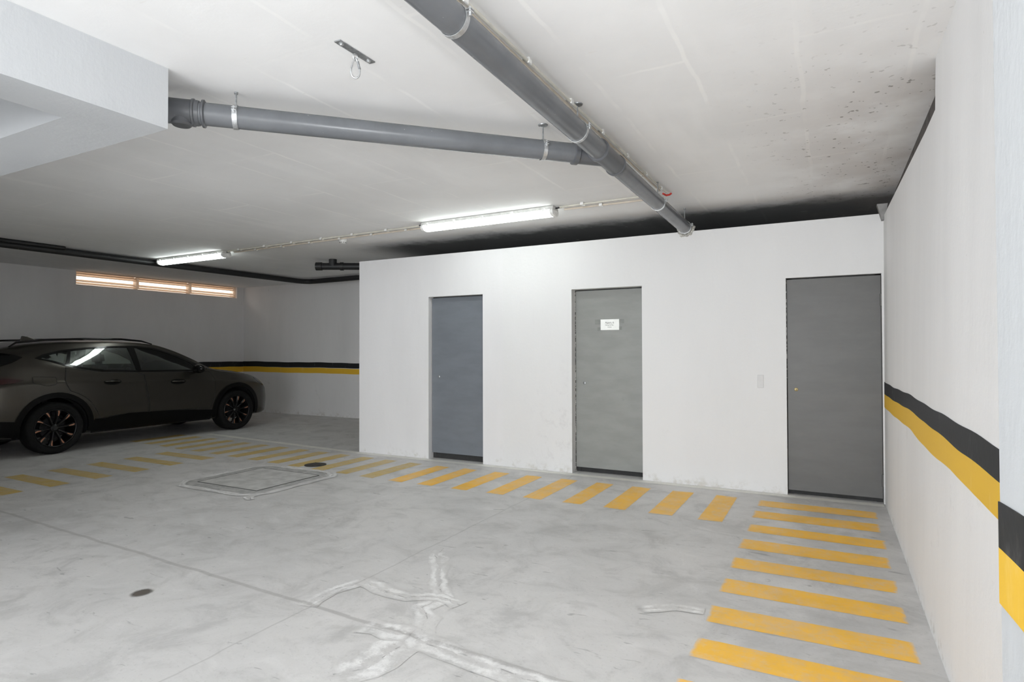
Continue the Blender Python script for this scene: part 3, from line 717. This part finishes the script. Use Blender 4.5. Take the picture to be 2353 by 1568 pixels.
def glass_mat():
    m_ = bpy.data.materials.new('tinted_glass'); m_.use_nodes = True; t = m_.node_tree; t.nodes.remove(t.nodes['Principled BSDF'])
    tr = t.nodes.new('ShaderNodeBsdfTransparent'); gl = t.nodes.new('ShaderNodeBsdfGlossy'); gl.inputs['Roughness'].default_value = .02
    nz = t.nodes.new('ShaderNodeTexNoise'); nz.inputs['Scale'].default_value = 2; cr = t.nodes.new('ShaderNodeMix'); cr.data_type = 'RGBA'
    cr.inputs[6].default_value = (.80, .84, .82, 1); cr.inputs[7].default_value = (.84, .88, .86, 1); t.links.new(nz.outputs['Fac'], cr.inputs[0]); t.links.new(cr.outputs[2], tr.inputs[0])
    fr = t.nodes.new('ShaderNodeFresnel'); fr.inputs[0].default_value = 1.5; mx = t.nodes.new('ShaderNodeMixShader')
    t.links.new(fr.outputs[0], mx.inputs[0]); t.links.new(tr.outputs[0], mx.inputs[1]); t.links.new(gl.outputs[0], mx.inputs[2]); t.links.new(mx.outputs[0], t.nodes['Material Output'].inputs[0]); return m_
M['glass'] = glass_mat()
S = [-.90, -.84, -.70, -.55, -.38, -.17, .0, .36, .8, 1.2, 1.5, 1.76, 2.1, 2.42, 2.62, 2.9, 3.2, 3.42, 3.56, 3.66, 3.72]
ZBm = [.42, .33, .27, .25, .24, .23, .22, .22, .22, .22, .22, .22, .22, .22, .22, .22, .22, .22, .23, .27, .34]
WW = [.66, .76, .85, .895, .92, .93, .935, .94, .935, .93, .93, .93, .935, .94, .94, .935, .90, .84, .76, .66, .54]
ZSh = [.78, .86, .93, .97, .99, 1.0, 1.0, .99, .97, .96, .95, .94, .93, .915, .905, .89, .85, .79, .73, .66, .60]
ZBe = [.90, 1.0, 1.09, 1.16, 1.23, 1.225, 1.20, 1.135, 1.085, 1.07, 1.062, 1.058, 1.05, 1.035, 1.02, .99, .945, .88, .81, .73, .645]
XBe = [.58, .66, .74, .79, .82, .845, .855, .865, .868, .868, .868, .868, .865, .85, .83, .81, .76, .69, .62, .53, .42]
ZRe = [.96, 1.10, 1.28, 1.395, 1.44, 1.475, 1.492, 1.51, 1.515, 1.508, 1.478, 1.40, 1.25, 1.09, 1.04, 1.01, .965, .90, .83, .745, .66]
XRe = [.54, .58, .60, .615, .625, .635, .64, .645, .65, .652, .66, .68, .73, .775, .74, .70, .64, .58, .50, .42, .34]
ZTp = [.985, 1.13, 1.325, 1.445, 1.495, 1.53, 1.548, 1.565, 1.567, 1.555, 1.525, 1.455, 1.305, 1.13, 1.085, 1.052, 1.0, .93, .86, .77, .68]
def smooth_i(xs_, v, x):
    i = max(0, min(len(xs_)-2, next((k for k in range(len(xs_)-1) if x <= xs_[k+1]), len(xs_)-2)))
    h = xs_[i+1]-xs_[i]; t = (x-xs_[i])/h
    def sl(k):
        if k <= 0 or k >= len(xs_)-1:
            k0, k1 = (0, 1) if k <= 0 else (len(xs_)-2, len(xs_)-1); return (v[k1]-v[k0])/(xs_[k1]-xs_[k0])
        a = (v[k]-v[k-1])/(xs_[k]-xs_[k-1]); b = (v[k+1]-v[k])/(xs_[k+1]-xs_[k])
        return 0 if a*b <= 0 else 2*a*b/(a+b)
    m0, m1 = sl(i)*h, sl(i+1)*h
    return (2*t**3-3*t*t+1)*v[i]+(t**3-2*t*t+t)*m0+(-2*t**3+3*t*t)*v[i+1]+(t**3-t*t)*m1
def section(y, inset=0, floor_z=None):
    g = lambda L: smooth_i(S, L, y)
    zb, w_, zs, ze, xe, zr, xr2, zt = map(g, (ZBm, WW, ZSh, ZBe, XBe, ZRe, XRe, ZTp))
    low = zb+(zs-zb)*.18; mid = zb+(zs-zb)*.55
    P = [(0, zb), (.70*w_, zb), (.93*w_, zb+.025), (.975*w_, low), (w_, mid), (.985*w_, zs-.05), (w_*.965, zs), (xe, ze), ((xe+xr2)/2+.012, (ze+zr)/2+.01), (xr2+.01, zr-.012), (xr2-.05, zr+(zt-zr)*.45), (xr2*.55, zt-(zt-zr)*.16), (0, zt)]
    out = []
    for i in range(len(P)-1):
        p0, p1, p2, p3 = P[max(i-1, 0)], P[i], P[i+1], P[min(i+2, len(P)-1)]
        for k in range(4):
            t = k/4; tt = .5
            f = lambda a, b, c, d: b+.5*tt*2*t*((c-a)*.5) + t*t*(3*(c-b)-(c-a)*.5*2-(d-b)*.5) + t**3*(2*(b-c)+(c-a)*.5+(d-b)*.5)
            def h(a, b, c, d):
                m0, m1 = (c-a)*.42, (d-b)*.42
                return (2*t**3-3*t*t+1)*b+(t**3-2*t*t+t)*m0+(-2*t**3+3*t*t)*c+(t**3-t*t)*m1
            out.append((max(0, h(p0[0], p1[0], p2[0], p3[0])), h(p0[1], p1[1], p2[1], p3[1])))
    out.append(P[-1])
    if inset:
        out = [(max(0, x-inset), max(floor_z, min(z, zt-inset))) for x, z in out]
    return out
def loft(ys_, inset=0, floor_z=None):
    bm = bmesh.new(); rings = []
    for y in ys_:
        s_ = section(y, inset, floor_z); full = s_[1:-1]
        if inset:
            zt = s_[-1][1]; pts = [(0, floor_z), (.55, floor_z), (.74, floor_z+.05), (.80, .8), (min(.80, smooth_i(S, XBe, y)-.05), smooth_i(S, ZBe, y)), (smooth_i(S, XRe, y)-.03, smooth_i(S, ZRe, y)-.045), (.35, zt), (0, zt)]
            s_ = pts; full = s_[1:-1]
        loop = [bm.verts.new((0, y, s_[0][1]))]+[bm.verts.new((x, y, z)) for x, z in full]+[bm.verts.new((0, y, s_[-1][1]))]+[bm.verts.new((-x, y, z)) for x, z in reversed(full)]
        rings.append(loop)
    n_ = len(rings[0])
    for a, b in zip(rings, rings[1:]):
        for k in range(n_): bm.faces.new((a[k], a[(k+1) % n_], b[(k+1) % n_], b[k]))
    bm.faces.new(rings[0][::-1]); bm.faces.new(rings[-1]); bmesh.ops.recalc_face_normals(bm, faces=bm.faces); return bm
ys_ = []
for a, b in zip(S, S[1:]):
    n_ = max(1, round((b-a)/.05)); ys_ += [a+(b-a)*k/n_ for k in range(n_)]
ys_.append(S[-1])
shell = loft(ys_); bvh = BVHTree.FromBMesh(shell)
body = obj('body', shell, [M['paint'], M['well']], car)
RWC, FWC, WR = 0.0, 2.83, .350
# window outlines in (y', z)
def off(L): return [(y-CY, z) for y, z in L]
Q_ = [(-.135, 1.300), (-.02, 1.345), (.16, 1.388), (.225, 1.392), (.150, 1.215), (.0, 1.268)]
R_ = [(.265, 1.398), (.50, 1.430), (.80, 1.448), (1.06, 1.450), (1.11, 1.100), (.68, 1.120), (.42, 1.155), (.195, 1.208)]
F_ = [(1.16, 1.448), (1.42, 1.425), (1.70, 1.345), (2.02, 1.195), (2.09, 1.095), (2.08, 1.085), (1.18, 1.098)]
DLO = [(-.20, 1.302), (-.10, 1.350), (.12, 1.405), (.45, 1.447), (.8, 1.470), (1.2, 1.474), (1.48, 1.440), (1.80, 1.335), (2.12, 1.185), (2.30, 1.085), (2.10, 1.062), (1.5, 1.072), (1.08, 1.080), (.62, 1.100), (.36, 1.140), (.145, 1.190), (-.02, 1.250)]
def cutter(bm_):
    me = bpy.data.meshes.new('cut'); bmesh.ops.recalc_face_normals(bm_, faces=bm_.faces); bm_.to_mesh(me); bm_.free(); me.materials.append(M['paint']); o = bpy.data.objects.new('cut', me); C.objects.link(o); return o
cuts = []
cuts.append(cutter(loft([-.45, -.1, .4, .9, 1.3, 1.6, 1.9, 2.15], .05, .40)))
for sg in (1, -1):
    for P_ in (Q_, R_, F_):
        b_ = bmesh.new(); prism(b_, P_, 0, sg*.45, sg*1.1); cuts.append(cutter(b_))
    for yc in (RWC, FWC):
        b_ = bmesh.new(); lathe(b_, [(.0005, 0), (.405, 0), (.405, .5), (.0005, .5)], (sg*.62 if sg > 0 else -1.12, yc, .36), (1, 0, 0), 48); cuts.append(cutter(b_))
b_ = bmesh.new(); prism(b_, [(-.54, 1.56), (.54, 1.56), (.63, 2.08), (-.63, 2.08)], 2, 1.12, 2.0); cuts.append(cutter(b_))
bpy.context.view_layer.update()
for ct in cuts:
    ct.matrix_world = Matrix.Translation((CX, CY, 0))
bpy.context.view_layer.update()
for ct in cuts:
    md = body.modifiers.new('b', 'BOOLEAN'); md.operation = 'DIFFERENCE'; md.object = ct; md.solver = 'EXACT'
bpy.context.view_layer.update()
dg = bpy.context.evaluated_depsgraph_get(); me = bpy.data.meshes.new_from_object(body.evaluated_get(dg)); old = body.data
body.modifiers.clear()
if len(me.polygons) > 500:
    body.data = me; bpy.data.meshes.remove(old)
for ct in cuts: bpy.data.objects.remove(ct)
me = body.data; me.materials.clear(); me.materials.append(M['paint']); me.materials.append(M['well'])
for p_ in me.polygons:
    hit = bvh.find_nearest(p_.center); p_.material_index = 0 if hit[3] is not None and hit[3] < .006 else 1; p_.use_smooth = True
try: me.set_sharp_from_angle(angle=math.radians(32))
except Exception: pass
print('BODY polys', len(me.polygons))

def inpoly(x, y, P_):
    c = False; j = len(P_)-1
    for i in range(len(P_)):
        if (P_[i][1] > y) != (P_[j][1] > y) and x < (P_[j][0]-P_[i][0])*(y-P_[i][1])/(P_[j][1]-P_[i][1])+P_[i][0]: c = not c
        j = i
    return c
def patch(poly, direction, o_out=.004, o_in=-.006, step=.05, holes=(), grow=0):
    """poly in the plane across direction ('+x','-x','rear','top'); projected on the uncut shell and given thickness"""
    vs, es = [], []
    def addloop(P_):
        pts = []
        for a, b in zip(P_, P_[1:]+P_[:1]):
            n_ = max(1, int(math.dist(a, b)/step))
            for k in range(n_): pts.append((a[0]+(b[0]-a[0])*k/n_, a[1]+(b[1]-a[1])*k/n_))
        s0 = len(vs); vs.extend(Vector(p) for p in pts); es.extend((s0+k, s0+(k+1) % len(pts)) for k in range(len(pts)))
    addloop(list(poly))
    for h in holes: addloop(list(h))
    x0, x1 = min(p[0] for p in poly), max(p[0] for p in poly); y0, y1 = min(p[1] for p in poly), max(p[1] for p in poly)
    gx = x0+step*.5
    while gx < x1:
        gy = y0+step*.5
        while gy < y1:
            if inpoly(gx, gy, poly) and not any(inpoly(gx, gy, h) for h in holes): vs.append(Vector((gx, gy)))
            gy += step
        gx += step
    V2, E2, F2, *_ = geometry.delaunay_2d_cdt(vs, es, [], 0, 1e-5)
    faces = []
    for f in F2:
        cx = sum(V2[i].x for i in f)/len(f); cy = sum(V2[i].y for i in f)/len(f)
        if inpoly(cx, cy, poly) and not any(inpoly(cx, cy, h) for h in holes): faces.append(list(f))
    bm = bmesh.new(); A, D = {}, {}
    for f in faces:
        for i in f:
            if i in A: continue
            u, v = V2[i]
            if direction in ('+x', '-x'):
                sg = 1 if direction == '+x' else -1; org = Vector((sg*2, u, v)); dr = Vector((-sg, 0, 0))
            elif direction == 'rear': org = Vector((u, -3, v)); dr = Vector((0, 1, 0))
            elif direction == 'front': org = Vector((u, 6, v)); dr = Vector((0, -1, 0))
            else: org = Vector((u, v, 3)); dr = Vector((0, 0, -1))
            h = bvh.ray_cast(org, dr)
            if h[0] is None:
                n2 = bvh.find_nearest(org+dr*(abs(org.x) if direction[1] == 'x' else 3)*.55); loc, nrm = n2[0], n2[1]
            else: loc, nrm = h[0], h[1]
            if nrm.dot(dr) > 0: nrm = -nrm
            A[i] = bm.verts.new(loc+nrm*o_out); D[i] = bm.verts.new(loc+nrm*o_in)
    ec = {}
    for f in faces:
        bm.faces.new([A[i] for i in f]); bm.faces.new([D[i] for i in reversed(f)])
        for a, b in zip(f, f[1:]+f[:1]): ec.setdefault(frozenset((a, b)), []).append((a, b))
    for k, L in ec.items():
        if len(L) == 1:
            a, b = L[0]; bm.faces.new((A[b], A[a], D[a], D[b]))
    return bm
def ring_poly(yc, zc_, r, a0, a1, n_=24): return [(yc+r*math.cos(a0+(a1-a0)*k/n_), zc_+r*math.sin(a0+(a1-a0)*k/n_)) for k in range(n_+1)]
arc = lambda yc, r0, r1: ring_poly(yc, .36, r1, math.radians(-12), math.radians(192))+ring_poly(yc, .36, r0, math.radians(192), math.radians(-12))
RD = [(1.085, 1.074), (1.20, 1.03), (1.215, .867), (1.262, .56), (1.262, .455), (.86, .455), (.56, .44), (.50, .56), (.44, .66), (.36, .745), (.27, .80), (.17, .845), (.118, .95), (.115, 1.0), (.140, 1.175), (.36, 1.128), (.62, 1.090)]
FD = [(1.10, 1.072), (1.213, 1.03), (1.228, .867), (1.275, .56), (1.275, .455), (2.30, .43), (2.36, .55), (2.40, .75), (2.40, .92), (2.33, 1.045), (2.10, 1.055), (1.5, 1.064)]
def rim_inset(P_, w_):
    A_ = sum(a[0]*b[1]-b[0]*a[1] for a, b in zip(P_, P_[1:]+P_[:1])); sg_ = 1 if A_ > 0 else -1; out = []
    for i in range(len(P_)):
        p0, p1, p2 = Vector(P_[i-1]), Vector(P_[i]), Vector(P_[(i+1) % len(P_)])
        n1 = Vector((-(p1-p0).y, (p1-p0).x)).normalized()*sg_; n2 = Vector((-(p2-p1).y, (p2-p1).x)).normalized()*sg_
        q_ = n1+n2; q_ = q_/max(.5, q_.length_squared/2) if q_.length > 1e-6 else n1
        out.append(tuple(p1+q_*w_))
    return out
for sd_, sg in (('+x', 1), ('-x', -1)):
    near = sg > 0
    obj('window_trim', patch(DLO, sd_, .006, -.004, .05, (Q_, R_, F_)), M['gloss'], car, True)
    obj('quarter_window', patch(Q_, sd_, .002, -.003, .06), M['glass'], car, True)
    for P_, G_, hy, hz in ((RD, R_, .73, .945), (FD, F_, 1.74, .90)):
        dq = obj('car_door', patch(P_, sd_, .004, -.004, .045), M['paint'], car, True)
        obj('door_seal', patch(P_, sd_, .0048, -.002, .05, (rim_inset(P_, .007),)), M['well'], dq)
        obj('window_pane', patch(G_, sd_, .002, -.003, .06), M['glass'], dq, True)
        el = [(hy+.125*math.cos(2*PI*k/24), hz+.042*math.sin(2*PI*k/24)) for k in range(24)]
        obj('handle_recess', patch(el, sd_, .0055, -.002, .03), M['gloss'], dq, True)
        h = bvh.ray_cast(Vector((sg*2, hy, hz)), Vector((-sg, 0, 0)))[0]
        obj('door_handle', T([(h.x+sg*.004, hy-.10, hz+.008), (h.x+sg*.026, hy-.075, hz+.008), (h.x+sg*.030, hy, hz+.008), (h.x+sg*.026, hy+.075, hz+.006), (h.x+sg*.004, hy+.10, hz+.004)], [.010, .012, .012, .012, .010], 10), M['paint'], dq, True)
    for yc in (RWC, FWC): obj('arch_trim', patch(arc(yc, .404, .475), sd_, .014, -.01, .035), M['clad'], car, True)
    SL = [(.44, .30), (.47, .235), (2.35, .235), (2.40, .32), (2.34, .40), (1.6, .455), (.95, .47), (.62, .425), (.50, .43)]
    obj('sill_trim', patch(SL, sd_, .012, -.01, .05), M['clad'], car, True)
    BT = [(-.46, .28), (-.44, .48), (-.62, .50), (-.82, .50), (-.82, .36), (-.6, .30)]
    obj('bumper_trim', patch(BT, sd_, .012, -.01, .04), M['clad'], car, True)
    obj('tail_lamp', patch([(-.36, 1.018), (-.44, .985), (-.60, .965), (-.80, .955), (-.80, 1.0), (-.7, 1.04), (-.55, 1.045)], sd_, .010, -.004, .03), M['lampred'], car, True)
    hl = obj('headlamp', patch([(3.30, .905), (3.38, .895), (3.50, .83), (3.56, .77), (3.50, .745), (3.40, .79), (3.33, .85)], sd_, .006, -.004, .03), M['lampclear'], car, True)
    if near:
        FF = [(-.25, 1.06), (.0, 1.045), (.012, 1.03), (.012, .96), (-.01, .94), (-.10, .925), (-.24, .965), (-.262, .985), (-.262, 1.05)]
        ff = obj('fuel_flap', patch(FF, sd_, .0035, -.003, .04), M['paint'], car, True)
        obj('flap_seam', patch(FF, sd_, .0042, -.002, .04, (rim_inset(FF, .005),)), M['well'], ff)
    # roof rail
    rl = [(sg*.615, -.42, 1.455), (sg*.625, -.34, 1.515), (sg*.63, 0, 1.556), (sg*.635, .5, 1.578), (sg*.64, 1.0, 1.578), (sg*.645, 1.3, 1.553), (sg*.648, 1.47, 1.505)]
    obj('roof_rail', T(rl, [.008, .014, .015, .015, .015, .014, .008], 12), M['gloss'], car, True)
    # mirror
    bm = bmesh.new(); bmesh.ops.create_uvsphere(bm, u_segments=20, v_segments=14, radius=1, matrix=Matrix.Translation((sg*1.03, 2.02, 1.10)) @ Matrix.Rotation(sg*.25, 4, 'Z') @ Matrix.Diagonal((.115, .065, .072, 1)))
    mr = obj('door_mirror', bm, M['gloss'], car, True)
    obj('mirror_arm', T([(sg*.86, 2.06, 1.055), (sg*.96, 2.04, 1.065)], [.03, .022], 10), M['gloss'], mr, True)
obj('bonnet', patch([(-.70, 2.56), (-.45, 2.50), (0, 2.47), (.45, 2.50), (.70, 2.56), (.66, 2.9), (.58, 3.25), (.44, 3.42), (0, 3.47), (-.44, 3.42), (-.58, 3.25), (-.66, 2.9)], 'top', .004, -.004, .07), M['paint'], car, True)
obj('windscreen', patch([(-.55, 1.55), (.55, 1.55), (.645, 2.10), (.70, 2.34), (.35, 2.42), (0, 2.44), (-.35, 2.42), (-.70, 2.34), (-.645, 2.10)], 'top', .003, -.003, .06), M['glass'], car, True)
obj('rear_window', patch([(-.50, 1.385), (.50, 1.385), (.60, 1.20), (.59, 1.09), (-.59, 1.09), (-.60, 1.20)], 'rear', .006, -.004, .05), M['gloss'], car, True)
obj('window_fin', patch([(-.60, 1.385), (-.40, 1.345), (-.33, 1.315), (-.45, 1.25), (-.60, 1.19), (-.68, 1.20), (-.66, 1.30)], '+x', .008, -.004, .03), M['gloss'], car, True)
obj('spoiler', patch([(-.56, 1.40), (.56, 1.40), (.50, 1.44), (0, 1.455), (-.5, 1.44)], 'rear', .03, -.01, .04), M['paint'], car, True)
obj('light_bar', patch([(-.60, .985), (.60, .985), (.60, .965), (-.60, .965)], 'rear', .008, -.004, .03), M['lampred'], car, True)
obj('grille', patch([(-.45, .60), (.45, .60), (.50, .42), (.42, .30), (-.42, .30), (-.50, .42)], 'front', .006, -.01, .04), M['gloss'], car, True)
obj('lower_intake', patch([(.50, .34), (.54, .52), (.44, .56), (.46, .34)], 'front', .006, -.01, .03), M['gloss'], car, True)
# antenna
bm = bmesh.new(); prism(bm, [(-.03, 1.54), (.21, 1.55), (.14, 1.575), (.05, 1.612), (-.01, 1.618)], 0, -.016, .016); obj('antenna_fin', bm, M['paint'], car, False, .006)
# seats, wheel, dash
def rbox(x0, x1, y0, y1, z0, z1, nm, mt, par, r=.04, rotx=0):
    bm = bmesh.new(); cx, cy, cz = (x0+x1)/2, (y0+y1)/2, (z0+z1)/2
    box(bm, x0-cx, x1-cx, y0-cy, y1-cy, z0-cz, z1-cz); bmesh.ops.bevel(bm, geom=bm.edges[:], offset=r, segments=4, affect='EDGES')
    return obj(nm, bm, mt, par, True, 0, (cx, cy, cz), (rotx, 0, 0))
for xx in (-.36, .36):
    rbox(xx-.25, xx+.25, 1.02, 1.50, .45, .62, 'seat', M['cabin'], car)
    rbox(xx-.24, xx+.24, .84, .98, .55, 1.18, 'backrest', M['cabin'], car, .05, .22)
    rbox(xx-.12, xx+.12, .77, .87, 1.20, 1.38, 'headrest', M['cabin'], car, .04, .15)
rbox(-.62, .62, .05, .50, .45, .62, 'rear_bench', M['cabin'], car)
rbox(-.62, .62, -.12, .02, .55, 1.12, 'backrest', M['cabin'], car, .05, .25)
rbox(-.70, .70, 1.88, 2.14, .75, 1.03, 'dashboard', M['cabin'], car, .06)
bm = bmesh.new(); sw = Matrix.Translation((-.36, 1.76, .98)) @ Matrix.Rotation(math.radians(-65), 4, 'X')
tube(bm, [sw @ Vector((.18*math.cos(2*PI*k/28), .18*math.sin(2*PI*k/28), 0)) for k in range(29)], .014, 8, False)
for a in (0, PI, -PI/2): tube(bm, [sw @ Vector((0, 0, -.01)), sw @ Vector((.17*math.cos(a), .17*math.sin(a), 0))], .015, 8)
obj('steering_wheel', bm, M['cabin'], car, True)
rbox(-.11, .11, 1.70, 1.73, 1.335, 1.395, 'rear_view_mirror', M['well'], car, .01)
# number-plate-free underbody
rbox(-.55, .55, -.5, 3.3, .20, .30, 'underbody', M['well'], car, .02)
# wheels
def wheel(sg, yc):
    w_ = bpy.data.objects.new('wheel', None); C.objects.link(w_); w_.parent = car; w_.location = (sg*.80, yc, WR); w_.rotation_euler = (0, 0, 0 if sg > 0 else PI)
    bm = bmesh.new(); prof = [(.255, .118), (.262, .128), (.30, .136), (.325, .132), (.342, .118), (.350, .09), (.350, -.09), (.342, -.118), (.30, -.13), (.255, -.118)]
    lathe(bm, prof, (0, 0, 0), (1, 0, 0), 64, True); obj('tyre', bm, M['tyre'], w_, True)
    bm = bmesh.new(); lathe(bm, [(.256, .121), (.250, .126), (.243, .121), (.236, .06), (.226, -.10), (.256, -.10)], (0, 0, 0), (1, 0, 0), 56, True); obj('rim', bm, M['rim'], w_, True)
    bm = bmesh.new(); lathe(bm, [(.0001, .02), (.15, .02), (.15, -.0), (.0001, -.0)], (0, 0, 0), (1, 0, 0), 40); obj('brake_disc', bm, M['well'], w_, True)
    for k in range(10):
        a = 2*PI*k/10+.1; e = Vector((0, math.cos(a), math.sin(a))); s_ = Vector((0, -math.sin(a), math.cos(a)))
        bm = bmesh.new(); rows = []
        for r, hw, x in ((.035, .016, .085), (.14, .013, .103), (.20, .022, .108), (.246, .034, .108)):
            rows.append([bm.verts.new(e*r+s_*hw+Vector((x-.012, 0, 0))), bm.verts.new(e*r+s_*hw*.5+Vector((x, 0, 0))), bm.verts.new(e*r-s_*hw*.5+Vector((x, 0, 0))), bm.verts.new(e*r-s_*hw+Vector((x-.012, 0, 0))), bm.verts.new(e*r-s_*hw*.8+Vector((x-.05, 0, 0))), bm.verts.new(e*r+s_*hw*.8+Vector((x-.05, 0, 0)))])
        for p0, p1 in zip(rows, rows[1:]):
            for j in range(6): bm.faces.new((p0[j], p0[(j+1) % 6], p1[(j+1) % 6], p1[j]))
        bm.faces.new(rows[0]); bm.faces.new(rows[-1][::-1]); sp = obj('spoke', bm, M['rim'], w_)
        bm = bmesh.new(); pl = []
        for r, a_2, b_2 in ((.168, -.004, .004), (.215, -.006, .013), (.238, .002, .020)):
            pl.append([bm.verts.new(e*r+s_*a_2+Vector((.1105, 0, 0))), bm.verts.new(e*r+s_*b_2+Vector((.1105, 0, 0))), bm.verts.new(e*r+s_*b_2+Vector((.1055, 0, 0))), bm.verts.new(e*r+s_*a_2+Vector((.1055, 0, 0)))])
        for p0, p1 in zip(pl, pl[1:]):
            for j in range(4): bm.faces.new((p0[j], p0[(j+1) % 4], p1[(j+1) % 4], p1[j]))
        bm.faces.new(pl[0]); bm.faces.new(pl[-1][::-1]); obj('spoke_accent', bm, M['copper'], w_)
    bm = bmesh.new(); lathe(bm, [(.0001, .06), (.055, .06), (.05, .10), (.034, .112), (.030, .116), (.0001, .118)], (0, 0, 0), (1, 0, 0), 32); obj('hub', bm, M['rim'], w_, True)
for sg in (1, -1):
    for yc in (RWC, FWC): wheel(sg, yc)
